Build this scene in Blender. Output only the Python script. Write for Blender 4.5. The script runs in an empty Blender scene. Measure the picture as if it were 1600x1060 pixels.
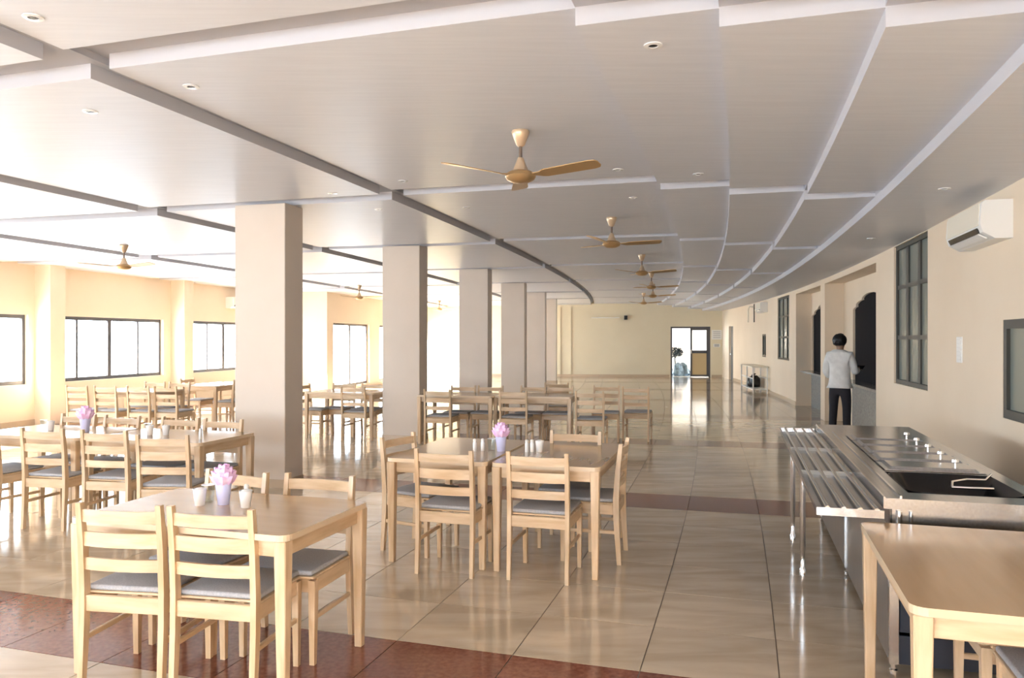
import bpy, bmesh, math, random
from mathutils import Vector, Matrix, Euler
random.seed(7)
C = bpy.context.scene.collection
sc = bpy.context.scene
PI = math.pi
# ------------------------------------------------------------------ camera, world, sun, exposure
cam = bpy.data.cameras.new('camera'); cam.lens = 27.0; cam.sensor_width = 36.0; cam.clip_end = 300
co = bpy.data.objects.new('camera', cam); C.objects.link(co)
co.location = (0, 0, 1.6); co.rotation_euler = (PI / 2, 0, 0)
sc.camera = co
WORLD = 5.0
SUN = 28.0
EXPOSURE = 2.22
w = bpy.data.worlds.new('world'); sc.world = w; w.use_nodes = True
bg = w.node_tree.nodes['Background']
bg.inputs[0].default_value = (0.76, 0.88, 1.0, 1); bg.inputs[1].default_value = WORLD
sl = bpy.data.lights.new('sun', 'SUN'); sl.energy = SUN; sl.angle = math.radians(2.0); sl.color = (1.0, 0.90, 0.74)
so = bpy.data.objects.new('sun', sl); C.objects.link(so)
so.rotation_euler = Vector((0.78, 0.42, -0.52)).to_track_quat('-Z', 'Y').to_euler()
vs = sc.view_settings
vs.view_transform = 'Standard'; vs.look = 'None'; vs.gamma = 1.0; vs.use_curve_mapping = False; vs.exposure = EXPOSURE
sc.display_settings.display_device = 'sRGB'
cy = sc.cycles
cy.max_bounces = 10; cy.diffuse_bounces = 6; cy.glossy_bounces = 4; cy.transparent_max_bounces = 12
cy.use_denoising = True; cy.sample_clamp_indirect = 8.0; cy.caustics_reflective = False; cy.caustics_refractive = False

# ------------------------------------------------------------------ the hall's curved plan: s runs along the arc, d leftwards from the right wall line
R = 148.0; AL = 0.319
CX = 2.27 - R * math.cos(AL); CY = R * math.sin(AL)
def ang(s): return s / R - AL
def P(s, d, z=0.0):
    a = ang(s); return Vector((CX + (R - d) * math.cos(a), CY + (R - d) * math.sin(a), z))

def portal(s0, s1, d0, d1, z0, z1, face):
    a, b = P(s0, d0), P(s1, d1); m = (a + b) / 2; m.z = (z0 + z1) / 2
    l = bpy.data.lights.new('window_portal', 'AREA'); l.shape = 'RECTANGLE'
    l.size = (b - a).length; l.size_y = z1 - z0; l.cycles.is_portal = True
    o = bpy.data.objects.new('window_portal', l); C.objects.link(o); o.location = m
    x = (b - a).normalized(); zz = Vector((0, 0, 1)); n = x.cross(zz)
    if n.dot(face) > 0: x = -x; n = -n          # local -Z must point into the room
    o.rotation_euler = Matrix((x, zz, n)).transposed().to_euler() if x.cross(zz).dot(n) > 0 else Matrix((x, zz, n)).transposed().to_euler()

# ------------------------------------------------------------------ materials
def mat(name, col, rough=0.5, metal=0.0, spec=0.5, coat=0.0, trans=0.0):
    m = bpy.data.materials.new(name); m.use_nodes = True
    b = m.node_tree.nodes['Principled BSDF']
    b.inputs['Base Color'].default_value = (*col, 1); b.inputs['Roughness'].default_value = rough
    b.inputs['Metallic'].default_value = metal; b.inputs['Specular IOR Level'].default_value = spec
    b.inputs['Coat Weight'].default_value = coat; b.inputs['Coat Roughness'].default_value = 0.12
    b.inputs['Transmission Weight'].default_value = trans
    return m
def noisy(name, c1, c2, scale=(1, 1, 1), nscale=4.0, rough=0.5, coords='Object', detail=5.0, lo=0.35, hi=0.65, rnd=0.0, bump=0.0, metal=0.0, coat=0.0, spec=0.5, dist=0.0, extra=None):
    m = mat(name, c1, rough, metal, spec, coat); nt = m.node_tree; N = nt.nodes; L = nt.links
    b = N['Principled BSDF']
    if coords == 'Position':
        g = N.new('ShaderNodeNewGeometry'); src = g.outputs['Position']
    else:
        g = N.new('ShaderNodeTexCoord'); src = g.outputs[coords]
    mp = N.new('ShaderNodeMapping'); mp.inputs['Scale'].default_value = scale
    L.new(src, mp.inputs['Vector'])
    if rnd:
        oi = N.new('ShaderNodeObjectInfo'); mu = N.new('ShaderNodeMath'); mu.operation = 'MULTIPLY'; mu.inputs[1].default_value = 37.0
        L.new(oi.outputs['Random'], mu.inputs[0]); cb = N.new('ShaderNodeCombineXYZ')
        for i in range(3): L.new(mu.outputs[0], cb.inputs[i])
        L.new(cb.outputs[0], mp.inputs['Location'])
    no = N.new('ShaderNodeTexNoise'); no.inputs['Scale'].default_value = nscale; no.inputs['Detail'].default_value = detail; no.inputs['Distortion'].default_value = dist
    L.new(mp.outputs[0], no.inputs['Vector'])
    cr = N.new('ShaderNodeValToRGB'); cr.color_ramp.elements[0].position = lo; cr.color_ramp.elements[1].position = hi
    cr.color_ramp.elements[0].color = (*c1, 1); cr.color_ramp.elements[1].color = (*c2, 1)
    L.new(no.outputs['Fac'], cr.inputs[0]); out = cr.outputs[0]
    if rnd:
        hs = N.new('ShaderNodeHueSaturation'); mr = N.new('ShaderNodeMapRange')
        mr.inputs['To Min'].default_value = 1 - rnd; mr.inputs['To Max'].default_value = 1 + rnd
        L.new(oi.outputs['Random'], mr.inputs['Value']); L.new(mr.outputs[0], hs.inputs['Value']); L.new(out, hs.inputs['Color']); out = hs.outputs[0]
    L.new(out, b.inputs['Base Color'])
    if bump:
        bp = N.new('ShaderNodeBump'); bp.inputs['Strength'].default_value = bump; bp.inputs['Distance'].default_value = 0.004
        L.new(no.outputs['Fac'], bp.inputs['Height']); L.new(bp.outputs[0], b.inputs['Normal'])
    return m
M = {}
M['wall'] = noisy('peach wall paint', (0.76, 0.635, 0.485), (0.79, 0.665, 0.515), nscale=1.2, rough=0.55, coords='Position')
M['backwall'] = noisy('cream wall paint', (0.73, 0.66, 0.50), (0.76, 0.69, 0.53), nscale=1.0, rough=0.6, coords='Position')
M['column'] = noisy('greige column paint', (0.65, 0.572, 0.495), (0.68, 0.602, 0.525), nscale=1.5, rough=0.5, coords='Position')
M['ceil'] = noisy('ceiling laminate', (0.64, 0.66, 0.72), (0.685, 0.705, 0.765), scale=(1.0, 14.0, 1.0), nscale=2.2, rough=0.42, coords='Object', spec=0.35, lo=0.3, hi=0.7)
M['ceiledge'] = mat('darkened ceiling edge', (0.54, 0.55, 0.60), 0.4)  # panel sides coloured darker than the face, toning down light that falls there
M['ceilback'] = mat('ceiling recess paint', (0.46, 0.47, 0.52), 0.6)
M['tile'] = noisy('polished beige tile', (0.47, 0.38, 0.275), (0.59, 0.49, 0.375), scale=(1.0, 4.0, 1.0), nscale=1.6, rough=0.10, coords='Position', rnd=0.07, detail=8, spec=0.75, dist=0.6)
M['redtile'] = noisy('polished red granite', (0.16, 0.048, 0.03), (0.24, 0.085, 0.055), nscale=38, rough=0.13, coords='Position', rnd=0.1, detail=6, spec=0.55)
M['grout'] = mat('dark grout', (0.16, 0.12, 0.09), 0.8)
M['skirt'] = mat('skirting tile', (0.55, 0.43, 0.31), 0.25)
M['alu'] = mat('dark aluminium frame', (0.13, 0.13, 0.14), 0.4, 0.6)
M['alubr'] = mat('bronze window frame', (0.05, 0.047, 0.038), 0.5, 0.2)
M['wood'] = noisy('light pine', (0.57, 0.40, 0.235), (0.72, 0.55, 0.37), scale=(9, 9, 1.2), nscale=3.0, rough=0.38, rnd=0.09, coat=0.15, detail=6)
M['woodx'] = noisy('light pine rails', (0.57, 0.40, 0.235), (0.72, 0.55, 0.37), scale=(1.2, 9, 9), nscale=3.0, rough=0.38, rnd=0.09, coat=0.15, detail=6)
M['woody'] = noisy('light pine side rails', (0.57, 0.40, 0.235), (0.72, 0.55, 0.37), scale=(9, 1.2, 9), nscale=3.0, rough=0.38, rnd=0.09, coat=0.15, detail=6)
M['top'] = noisy('veneered tabletop', (0.385, 0.245, 0.125), (0.43, 0.28, 0.148), scale=(1.2, 11, 6), nscale=1.6, rough=0.25, coat=0.4, detail=2, rnd=0.03, lo=0.25, hi=0.75)
M['topedge'] = mat('tabletop lipping', (0.70, 0.55, 0.38), 0.3, coat=0.3)
M['fabric'] = noisy('grey seat fabric', (0.36, 0.37, 0.40), (0.46, 0.47, 0.50), nscale=140, rough=0.85, bump=0.3)
M['steel'] = noisy('brushed stainless steel', (0.55, 0.55, 0.56), (0.66, 0.66, 0.67), scale=(30, 1, 30), nscale=3, rough=0.2, metal=1.0)
M['steeld'] = noisy('dull stainless panel', (0.36, 0.335, 0.31), (0.42, 0.395, 0.37), scale=(1, 30, 1), nscale=3, rough=0.33, metal=0.9)
M['chrome'] = mat('bright steel', (0.85, 0.85, 0.87), 0.12, 1.0)
M['navy'] = mat('dark blue-grey cabinet', (0.035, 0.04, 0.055), 0.4, 0.3)
M['black'] = mat('black enamel', (0.006, 0.006, 0.007), 0.22, spec=0.35)
M['dark'] = mat('hatch darkness and bowl black', (0.012, 0.011, 0.013), 0.85, spec=0.1)  # near-black standing for the unlit hatch interior; also colours the bowl
M['granite'] = noisy('grey granite', (0.16, 0.18, 0.19), (0.23, 0.25, 0.26), nscale=25, rough=0.25, coords='Position')
M['granitetop'] = noisy('polished granite ledge', (0.25, 0.24, 0.23), (0.36, 0.35, 0.34), nscale=30, rough=0.12, coords='Position')
M['white'] = mat('white plastic', (0.82, 0.82, 0.80), 0.35)
M['cream'] = mat('cream plastic', (0.78, 0.73, 0.62), 0.4)
M['china'] = mat('white glazed china', (0.88, 0.89, 0.90), 0.15)
M['lilac'] = mat('lilac tumbler', (0.62, 0.64, 0.92), 0.25)
M['pink'] = noisy('pink paper petals', (0.86, 0.50, 0.85), (0.94, 0.72, 0.94), nscale=20, rough=0.7)
M['gold'] = mat('bronze fan enamel', (0.50, 0.33, 0.16), 0.3, 0.55)
M['goldl'] = mat('champagne fan enamel', (0.66, 0.50, 0.34), 0.3, 0.4)
M['rod'] = mat('fan rod', (0.18, 0.13, 0.10), 0.4, 0.5)
M['skin'] = mat('skin', (0.30, 0.17, 0.10), 0.5)
M['hair'] = mat('black hair', (0.008, 0.007, 0.007), 0.5)
M['shirt'] = noisy('pale grey cotton', (0.68, 0.68, 0.67), (0.77, 0.77, 0.76), nscale=12, rough=0.9)
M['trouser'] = mat('dark trousers', (0.018, 0.015, 0.02), 0.8)
M['leaf'] = noisy('dark leaves', (0.008, 0.011, 0.011), (0.02, 0.03, 0.03), nscale=9, rough=0.7)
M['paving'] = noisy('outside paving', (0.45, 0.47, 0.5), (0.6, 0.62, 0.64), nscale=3, rough=0.8, coords='Position')
M['blue'] = noisy('blue-grey sheeting', (0.03, 0.05, 0.07), (0.14, 0.20, 0.25), nscale=7, rough=0.6)
M['board'] = mat('cream door panel', (0.62, 0.48, 0.27), 0.5)
M['paper'] = mat('paper', (0.80, 0.80, 0.78), 0.6)
M['ink'] = mat('grey print', (0.35, 0.36, 0.38), 0.6)
def glassmat(name, tint, refl=1.0, tr=1.0):
    m = bpy.data.materials.new(name); m.use_nodes = True; nt = m.node_tree; N = nt.nodes; L = nt.links
    N.remove(N['Principled BSDF']); out = N['Material Output']
    t = N.new('ShaderNodeBsdfTransparent'); t.inputs[0].default_value = (*tint, 1)
    g = N.new('ShaderNodeBsdfGlossy'); g.inputs['Roughness'].default_value = 0.03
    lw = N.new('ShaderNodeLayerWeight'); lw.inputs['Blend'].default_value = 0.5
    pw = N.new('ShaderNodeMath'); pw.operation = 'POWER'; pw.inputs[1].default_value = 5.0; L.new(lw.outputs['Facing'], pw.inputs[0])
    f = N.new('ShaderNodeMath'); f.operation = 'MULTIPLY_ADD'; f.inputs[1].default_value = 0.5; f.inputs[2].default_value = 0.04; L.new(pw.outputs[0], f.inputs[0])
    mx = N.new('ShaderNodeMixShader'); L.new(f.outputs[0], mx.inputs[0]); L.new(t.outputs[0], mx.inputs[1]); L.new(g.outputs[0], mx.inputs[2])
    L.new(mx.outputs[0], out.inputs[0]); return m
M['glass'] = glassmat('clear window glass', (0.97, 0.98, 0.98))
M['tint'] = mat('frosted grey-green glass', (0.20, 0.225, 0.20), 0.18)
M['tumbler'] = glassmat('tumbler glass', (0.90, 0.93, 0.94))

# ------------------------------------------------------------------ mesh helpers
class MB:
    def __init__(s): s.bm = bmesh.new()
    def hexa(s, v, mi=0):          # 8 corners: bottom 4 (ccw), top 4
        vs_ = [s.bm.verts.new(p) for p in v]
        for q in ((3, 2, 1, 0), (4, 5, 6, 7), (0, 1, 5, 4), (1, 2, 6, 5), (2, 3, 7, 6), (3, 0, 4, 7)):
            f = s.bm.faces.new([vs_[i] for i in q]); f.material_index = mi
        return vs_
    def box(s, x0, x1, y0, y1, z0, z1, mi=0):
        return s.hexa([(x0, y0, z0), (x1, y0, z0), (x1, y1, z0), (x0, y1, z0), (x0, y0, z1), (x1, y0, z1), (x1, y1, z1), (x0, y1, z1)], mi)
    def arc(s, s0, s1, d0, d1, z0, z1, mi=0, n=None, side=None):      # curved slab, d1 > d0
        n = n or max(1, int(abs(s1 - s0) / 1.2)); prev = None
        for i in range(n + 1):
            t = s0 + (s1 - s0) * i / n
            ring = [s.bm.verts.new(P(t, d, z)) for d, z in ((d0, z0), (d1, z0), (d1, z1), (d0, z1))]
            if prev:
                for k in range(4):
                    f = s.bm.faces.new([prev[k], prev[(k + 1) % 4], ring[(k + 1) % 4], ring[k]])
                    f.material_index = mi if (side is None or k == 0) else side
            else:
                f = s.bm.faces.new(ring[::-1]); f.material_index = mi if side is None else side
            prev = ring
        f = s.bm.faces.new(prev); f.material_index = mi if side is None else side
    def tube(s, pts, rad, n=8, mi=0, cap=True):
        pts = [Vector(p) for p in pts]; rad = rad if isinstance(rad, (list, tuple)) else [rad] * len(pts); rings = []
        for i, p in enumerate(pts):
            t = (pts[min(i + 1, len(pts) - 1)] - pts[max(i - 1, 0)]).normalized()
            u = t.cross(Vector((0, 0, 1)) if abs(t.z) < 0.9 else Vector((0, 1, 0))).normalized(); v = t.cross(u)
            rings.append([s.bm.verts.new(p + (u * math.cos(2 * PI * k / n) + v * math.sin(2 * PI * k / n)) * rad[i]) for k in range(n)])
        for a, b in zip(rings, rings[1:]):
            for k in range(n): s.bm.faces.new([a[k], a[(k + 1) % n], b[(k + 1) % n], b[k]]).material_index = mi
        if cap: s.bm.faces.new(rings[0][::-1]).material_index = mi; s.bm.faces.new(rings[-1]).material_index = mi
    def lathe(s, prof, n=16, mi=0, c=(0, 0)):
        rings = [[s.bm.verts.new((c[0] + r * math.cos(2 * PI * k / n), c[1] + r * math.sin(2 * PI * k / n), z)) for k in range(n)] for r, z in prof]
        for a, b in zip(rings, rings[1:]):
            for k in range(n): s.bm.faces.new([a[k], a[(k + 1) % n], b[(k + 1) % n], b[k]]).material_index = mi
        if prof[0][0] > 1e-4: s.bm.faces.new(rings[0][::-1]).material_index = mi
        if prof[-1][0] > 1e-4: s.bm.faces.new(rings[-1]).material_index = mi
    def prism(s, pts, z0, z1, mi=0, smi=None):    # outline in xy, extruded in z
        a = [s.bm.verts.new((x, y, z0)) for x, y in pts]; b = [s.bm.verts.new((x, y, z1)) for x, y in pts]; n = len(pts)
        s.bm.faces.new(a[::-1]).material_index = mi; s.bm.faces.new(b).material_index = mi
        for k in range(n): s.bm.faces.new([a[k], a[(k + 1) % n], b[(k + 1) % n], b[k]]).material_index = mi if smi is None else smi
    def bevel(s, w, seg=1):
        bmesh.ops.bevel(s.bm, geom=list(s.bm.edges), offset=w, segments=seg, affect='EDGES', profile=0.5)
        return s
    def build(s, name, mats, parent=None, smooth=False, kind=None):
        bmesh.ops.recalc_face_normals(s.bm, faces=list(s.bm.faces))
        me = bpy.data.meshes.new(name); s.bm.to_mesh(me); s.bm.free()
        for m in (mats if isinstance(mats, (list, tuple)) else [mats]): me.materials.append(m)
        if smooth:
            for p in me.polygons: p.use_smooth = True
            try: me.set_sharp_from_angle(angle=math.radians(42))
            except Exception: pass
        o = bpy.data.objects.new(name, me); C.objects.link(o)
        if parent: o.parent = parent
        if kind: o['kind'] = kind
        return o
def empty(name, loc=(0, 0, 0), rz=0, label=None, cat=None, group=None, kind=None):
    o = bpy.data.objects.new(name, None); C.objects.link(o); o.empty_display_size = 0.1
    o.location = loc; o.rotation_euler = (0, 0, rz); tag(o, label, cat, group, kind); return o
def tag(o, label=None, cat=None, group=None, kind=None):
    if label: o['label'] = label
    if cat: o['category'] = cat
    if group: o['group'] = group
    if kind: o['kind'] = kind
    return o
def kids(o): return [c for c in bpy.data.objects if c.parent == o]
class Proto:                          # a built thing and its tree, copied without bpy.ops
    def __init__(s, root):
        s.root = root; s.first = True
        s.tree = [(c, kids(c)) for c in kids(root)]
    def put(s, loc, rz, label, group=None, cat=None):
        if s.first: r = s.root; s.first = False
        else:
            r = s.root.copy(); C.objects.link(r)
            for c, gs in s.tree:
                k = c.copy(); C.objects.link(k); k.parent = r
                for g in gs: h = g.copy(); C.objects.link(h); h.parent = k
        r.location = loc; r.rotation_euler = (0, 0, rz); r['label'] = label
        if group: r['group'] = group
        return r
def hz(s): return ang(s)             # local +y runs along the hall, local +x towards the right wall

# ------------------------------------------------------------------ structure: floor
S0, S1 = -5.0, 33.4
DW = 0.25                            # right wall face
BAND = [(-0.0139, -0.0091), (0.0158, 0.0206), (0.0455, 0.0502), (0.0760, 0.0805), (0.1050, 0.1095), (0.1340, 0.1385), (0.1630, 0.1675), (0.1915, 0.196)]
fl = MB(); fl.arc(S0 - 0.3, S1 + 0.3, -1.2, 15.2, -0.25, -0.004); floor = fl.build('floor', M['grout'], kind='structure')
cells = []
def rows():
    e = S0 / R; edges = []
    for b0, b1 in BAND:
        edges.append((e, b0, 0)); edges.append((b0, b1, 1)); e = b1
    edges.append((e, S1 / R, 0))
    for a0, a1, red in edges:
        n = 1 if red else max(1, round((a1 - a0) * (R - 4) / 0.61))
        for i in range(n): yield (a0 + (a1 - a0) * i / n, a0 + (a1 - a0) * (i + 1) / n, red)
dj = [-0.15]; q = 3.34 - 0.64 * 5
while q < 15.2: dj.append(q); q += 0.64
dj.append(15.15)
G = 0.0028
for a0, a1, red in rows():
    for d0, d1 in zip(dj, dj[1:]):
        if d1 - d0 < 0.05: continue
        c = P((a0 + a1) / 2 * R, (d0 + d1) / 2)
        vis = c.y > 2.2 and abs(c.x / max(c.y, .1)) < 0.75
        cells.append((not vis, c.length, a0, a1, d0, d1, red))
cells.sort()
rest = MB(); restr = MB()
def tilebox(mb, a0, a1, d0, d1, up=0.0):
    s0, s1 = a0 * R + G, a1 * R - G; d0 += G; d1 -= G; z = up
    mb.hexa([P(s0, d1, -0.006), P(s0, d0, -0.006), P(s1, d0, -0.006), P(s1, d1, -0.006), P(s0, d1, z), P(s0, d0, z), P(s1, d0, z), P(s1, d1, z)])
for i, (_, _, a0, a1, d0, d1, red) in enumerate(cells):
    if i < 290:
        mb = MB(); tilebox(mb, a0, a1, d0, d1, random.uniform(-0.0004, 0.0004))
        mb.build('floor_tile', M['redtile'] if red else M['tile'], floor)
    else: tilebox(restr if red else rest, a0, a1, d0, d1)
rest.build('far_floor_tiles', M['tile'], floor, kind='stuff'); restr.build('far_granite_bands', M['redtile'], floor, kind='stuff')

# ------------------------------------------------------------------ structure: ceiling of hung panels
RIB = [-0.0635, -0.0362, -0.0089, 0.0185, 0.0459, 0.0733, 0.1020, 0.1308, 0.1596, 0.1880, 0.2165, 0.2257]
CH = 0.30
STR = [(DW - 0.03, 1.08, 1.18, 0), (1.08, 1.67, 1.26, 1), (1.67, 2.32, 1.34, 1), (2.32, 2.95, 1.42, 1), (2.95, 5.59, 1.50, 1), (5.72, 8.52, 1.46, 1), (8.65, 11.77, 1.42, 1), (11.90, 14.80, 1.38, 1)]
TH = 0.085
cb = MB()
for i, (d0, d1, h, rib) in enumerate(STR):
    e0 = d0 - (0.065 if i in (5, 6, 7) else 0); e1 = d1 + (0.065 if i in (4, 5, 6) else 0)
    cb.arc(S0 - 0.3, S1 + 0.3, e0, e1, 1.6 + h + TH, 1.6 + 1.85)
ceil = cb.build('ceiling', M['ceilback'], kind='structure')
for i, (d0, d1, h, rib) in enumerate(STR):
    for a0, a1 in zip(RIB, RIB[1:]):
        s0 = max(a0 * R, S0 - .2) ; s1 = min(a1 * R - (CH * R / (R - (d0 + d1) / 2) if rib else 0.0), S1 + .25)
        if s1 - s0 < 0.2: continue
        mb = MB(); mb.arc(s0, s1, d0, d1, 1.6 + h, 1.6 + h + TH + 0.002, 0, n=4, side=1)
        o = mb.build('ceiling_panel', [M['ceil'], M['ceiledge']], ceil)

# ------------------------------------------------------------------ structure: walls
def wall(mb, d0, d1, s0, s1, z0, z1, holes):
    cuts = sorted({s0, s1} | {h[0] for h in holes} | {h[1] for h in holes})
    for a, b in zip(cuts, cuts[1:]):
        m = (a + b) / 2; hs = sorted([h for h in holes if h[0] <= m <= h[1]], key=lambda h: h[2]); z = z0
        for h in hs:
            if h[2] - z > 1e-3: mb.arc(a, b, d0, d1, z, h[2])
            z = h[3]
        if z1 - z > 1e-3: mb.arc(a, b, d0, d1, z, z1)
ZT = 3.32
# left wall with its windows, the inward step and the tall windows beyond
DL, DI, SJ = 14.75, 13.0, 20.8
LW = [(-3.7, -0.4), (0.6, 3.4), (4.1, 6.9), (7.9, 11.1), (12.05, 15.25), (16.5, 19.7)]
LI = [(21.3, 24.7), (25.9, 29.2), (30.0, 32.8)]
mb = MB()
wall(mb, DL, DL + 0.22, S0, SJ + 0.25, -0.02, ZT, [(a, b, 0.76, 2.05) for a, b in LW])
mb.arc(SJ, SJ + 0.25, DI, DL, -0.02, ZT)
wall(mb, DI, DI + 0.25, SJ + 0.25, S1 + 0.3, -0.02, ZT, [(a, b, 0.12, 2.09) for a, b in LI])
wl = mb.build('wall_left', M['wall'], kind='structure')
for s in (-0.35, 3.55, 7.25, 11.25, 15.55):
    mb = MB(); mb.arc(s, s + 0.38, DL - 0.36, DL + 0.01, 0, ZT); mb.build('pilaster', M['wall'], wl)
nwin = [0]
def window(d, th, s0, s1, z0, z1, splits, m=None, glass=None, bars=(), fw=0.05, name=None, gd=None):
    nwin[0] += 1; m = m or M['alu']; glass = glass or M['glass']
    o = P((s0 + s1) / 2, d); root = empty(name or 'window_%d' % nwin[0], o, 0, kind='structure')
    def bld(mb, nm, mt):
        for v in mb.bm.verts: v.co -= o
        return mb.build(nm, mt, root)
    f = MB(); da, db = d + th * .35, d + th * .35 + 0.06
    f.arc(s0, s1, da, db, z0, z0 + fw); f.arc(s0, s1, da, db, z1 - fw, z1)
    f.arc(s0, s0 + fw, da, db, z0 + fw, z1 - fw, n=1); f.arc(s1 - fw, s1, da, db, z0 + fw, z1 - fw, n=1)
    bld(f, 'window_frame', m)
    e = [s0 + fw] + list(splits) + [s1 - fw]
    for k, s in enumerate(splits):
        hw = 0.05 if len(splits) < 3 else (0.06 if k == 1 else 0.03)
        b = MB(); b.arc(s - hw, s + hw, da + .008, db - .008, z0 + fw, z1 - fw, n=1); bld(b, 'mullion', m)
    zs = [z0 + fw] + list(bars) + [z1 - fw]
    for z in bars:
        b = MB(); b.arc(s0 + fw, s1 - fw, da + .01, db - .01, z - 0.025, z + 0.025); bld(b, 'glazing_bar', m)
    for a, b_ in zip(e, e[1:]):
        for za, zb in zip(zs, zs[1:]):
            g = MB(); dm = (da + db) / 2; q = [P(a, dm, za), P(b_, dm, za), P(b_, dm, zb), P(a, dm, zb)]
            n = (q[1] - q[0]).cross(q[3] - q[0]).normalized() * 0.003
            g.hexa([q[0] - n, q[1] - n, q[1] + n, q[0] + n, q[3] - n, q[2] - n, q[2] + n, q[3] + n]); bld(g, 'pane', glass)
    return root
IN = P(5, 0) - P(5, 10)
for a, b in LW:
    window(DL, 0.22, a, b, 0.76, 2.05, [a + 0.42, a + 0.44 * (b - a), a + 0.74 * (b - a)] if a > 12 and a < 13 else [a + 0.25 * (b - a), a + .5 * (b - a), a + .75 * (b - a)], fw=0.07)
    portal(a, b, DL + 0.21, DL + 0.21, 0.76, 2.05, IN)
for a, b in LI:
    window(DI, 0.25, a, b, 0.12, 2.09, [a + 0.5 * (b - a)], fw=0.07)
    portal(a, b, DI + 0.24, DI + 0.24, 0.12, 2.09, IN)
# right wall: window, hatch, recess with two arched hatches, far window, far doorway
RW = [(5.0, 6.26, 0.98, 1.75), (8.57, 10.17, 1.04, 2.77), (11.23, 19.0, -0.02, 2.68), (19.95, 21.75, 1.05, 2.72), (23.75, 24.4, 1.05, 1.75), (30.35, 31.3, 0.0, 2.1)]
mb = MB(); wall(mb, DW - 0.30, DW, S0, S1 + 0.3, -0.02, ZT - .4, RW)
wr = mb.build('wall_right', M['wall'], kind='structure')
DR = -0.10
mb = MB(); mb.arc(11.1, 11.23, DR - .2, DW - 0.3, 0, 2.7); mb.arc(19.0, 19.13, DR - .2, DW - .3, 0, 2.7); mb.arc(11.1, 19.13, DR - 0.9, DW - 0.3, 2.68, 2.74)
mb.build('recess_lining', M['wall'], wr)
mb = MB(); mb.arc(15.5, 15.95, DR, DW, 0, 2.68); mb.build('pier', M['wall'], wr)
def archtop(u):                      # u = -1..1 across the arch: cusped outline
    u = abs(u)
    if u > 0.80: return 2.12 + 0.06 * math.sqrt(max(0, 1 - ((u - 0.80) / 0.2) ** 2))
    if u > 0.45: return 2.21 + 0.075 * math.sqrt(max(0, 1 - ((u - 0.45) / 0.35) ** 2))
    return 2.30 + 0.08 * math.sqrt(max(0, 1 - (u / 0.45) ** 2))
mb = MB(); pan = MB()
for c0 in (13.37, 17.6):
    hw = 1.33; n = 40
    lo, hi = (11.2, 15.6) if c0 < 15 else (15.6, 19.05)
    mb.arc(lo, c0 - hw, DR - 0.04, DR, 0, 2.7); mb.arc(c0 + hw, hi, DR - 0.04, DR, 0, 2.7)
    mb.arc(c0 - hw, c0 + hw, DR - 0.2, DR, 0, 0.80)
    for k in range(n):
        u0, u1 = -1 + 2 * k / n, -1 + 2 * (k + 1) / n; h = archtop((u0 + u1) / 2)
        mb.arc(c0 + u0 * hw, c0 + u1 * hw, DR - 0.04, DR, h, 2.7, n=1)
mb.build('arcade_panel', M['wall'], wr)
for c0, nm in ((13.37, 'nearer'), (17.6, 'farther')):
    b = MB(); b.arc(c0 - 1.36, c0 + 1.36, DR - 0.08, DR - 0.045, 0.78, 2.45); o = b.build('hatch_darkness', M['dark'], wr)  # near-black sheet painted as the unlit interior behind the arch
    b = MB(); b.arc(c0 - 1.33, c0 + 1.33, DR, DR + 0.015, 0, 0.80); b.build('hatch_cladding', M['granite'], wr)
    e0, e1 = (11.25, 15.48) if c0 < 15 else (15.97, 18.98)
    b = MB(); b.arc(e0, e1, DR - 0.03, DR + 0.26, 0.81, 0.85); b.build('hatch_ledge', M['granitetop'], wr)
window(DW - 0.12, 0.1, 8.57, 10.17, 1.04, 2.77, [9.07, 9.62], M['alubr'], M['tint'], bars=(1.62, 2.25))
window(DW - 0.12, 0.1, 19.95, 21.75, 1.05, 2.72, [20.5, 21.15], M['alubr'], M['tint'], bars=(1.65, 2.2))
window(DW - 0.10, 0.1, 5.0, 6.26, 0.98, 1.75, [5.6], M['alubr'], M['tint'], fw=0.07)
window(DW - 0.10, 0.1, 23.75, 24.4, 1.05, 1.75, [24.08], M['alubr'], M['tint'], fw=0.06)
# dim kitchen behind the right wall, seen through the tinted panes
kb = MB(); kb.arc(S0, S1 + .3, -3.2, -3.1, 0, 3.0); kb.arc(S0, S1 + .3, -3.2, DW - .3, 2.95, 3.05); kb.arc(S0, S0 + .1, -3.2, DW - .3, 0, 3.0); kb.arc(S1 + .2, S1 + .3, -3.2, DW - .3, 0, 3.0); kb.build('wall_kitchen', M['wall'], kind='structure')
o = P(30.8, DW - .1); d3 = empty('door_2', o, hz(30.8), kind='structure')
b = MB(); b.box(-0.03, 0.02, -0.475, 0.475, 0.0, 2.1); b.bevel(.004); b.build('door_leaf', M['alubr'], d3)
b = MB(); b.lathe([(0.03, 0), (0.03, .03), (0.0, .04)], 10)
for v in b.bm.verts: v.co = Vector((-.03 - v.co.z, 0.38 + v.co.x, 1.0 + v.co.y))
b.build('door_knob', M['chrome'], d3)
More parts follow.
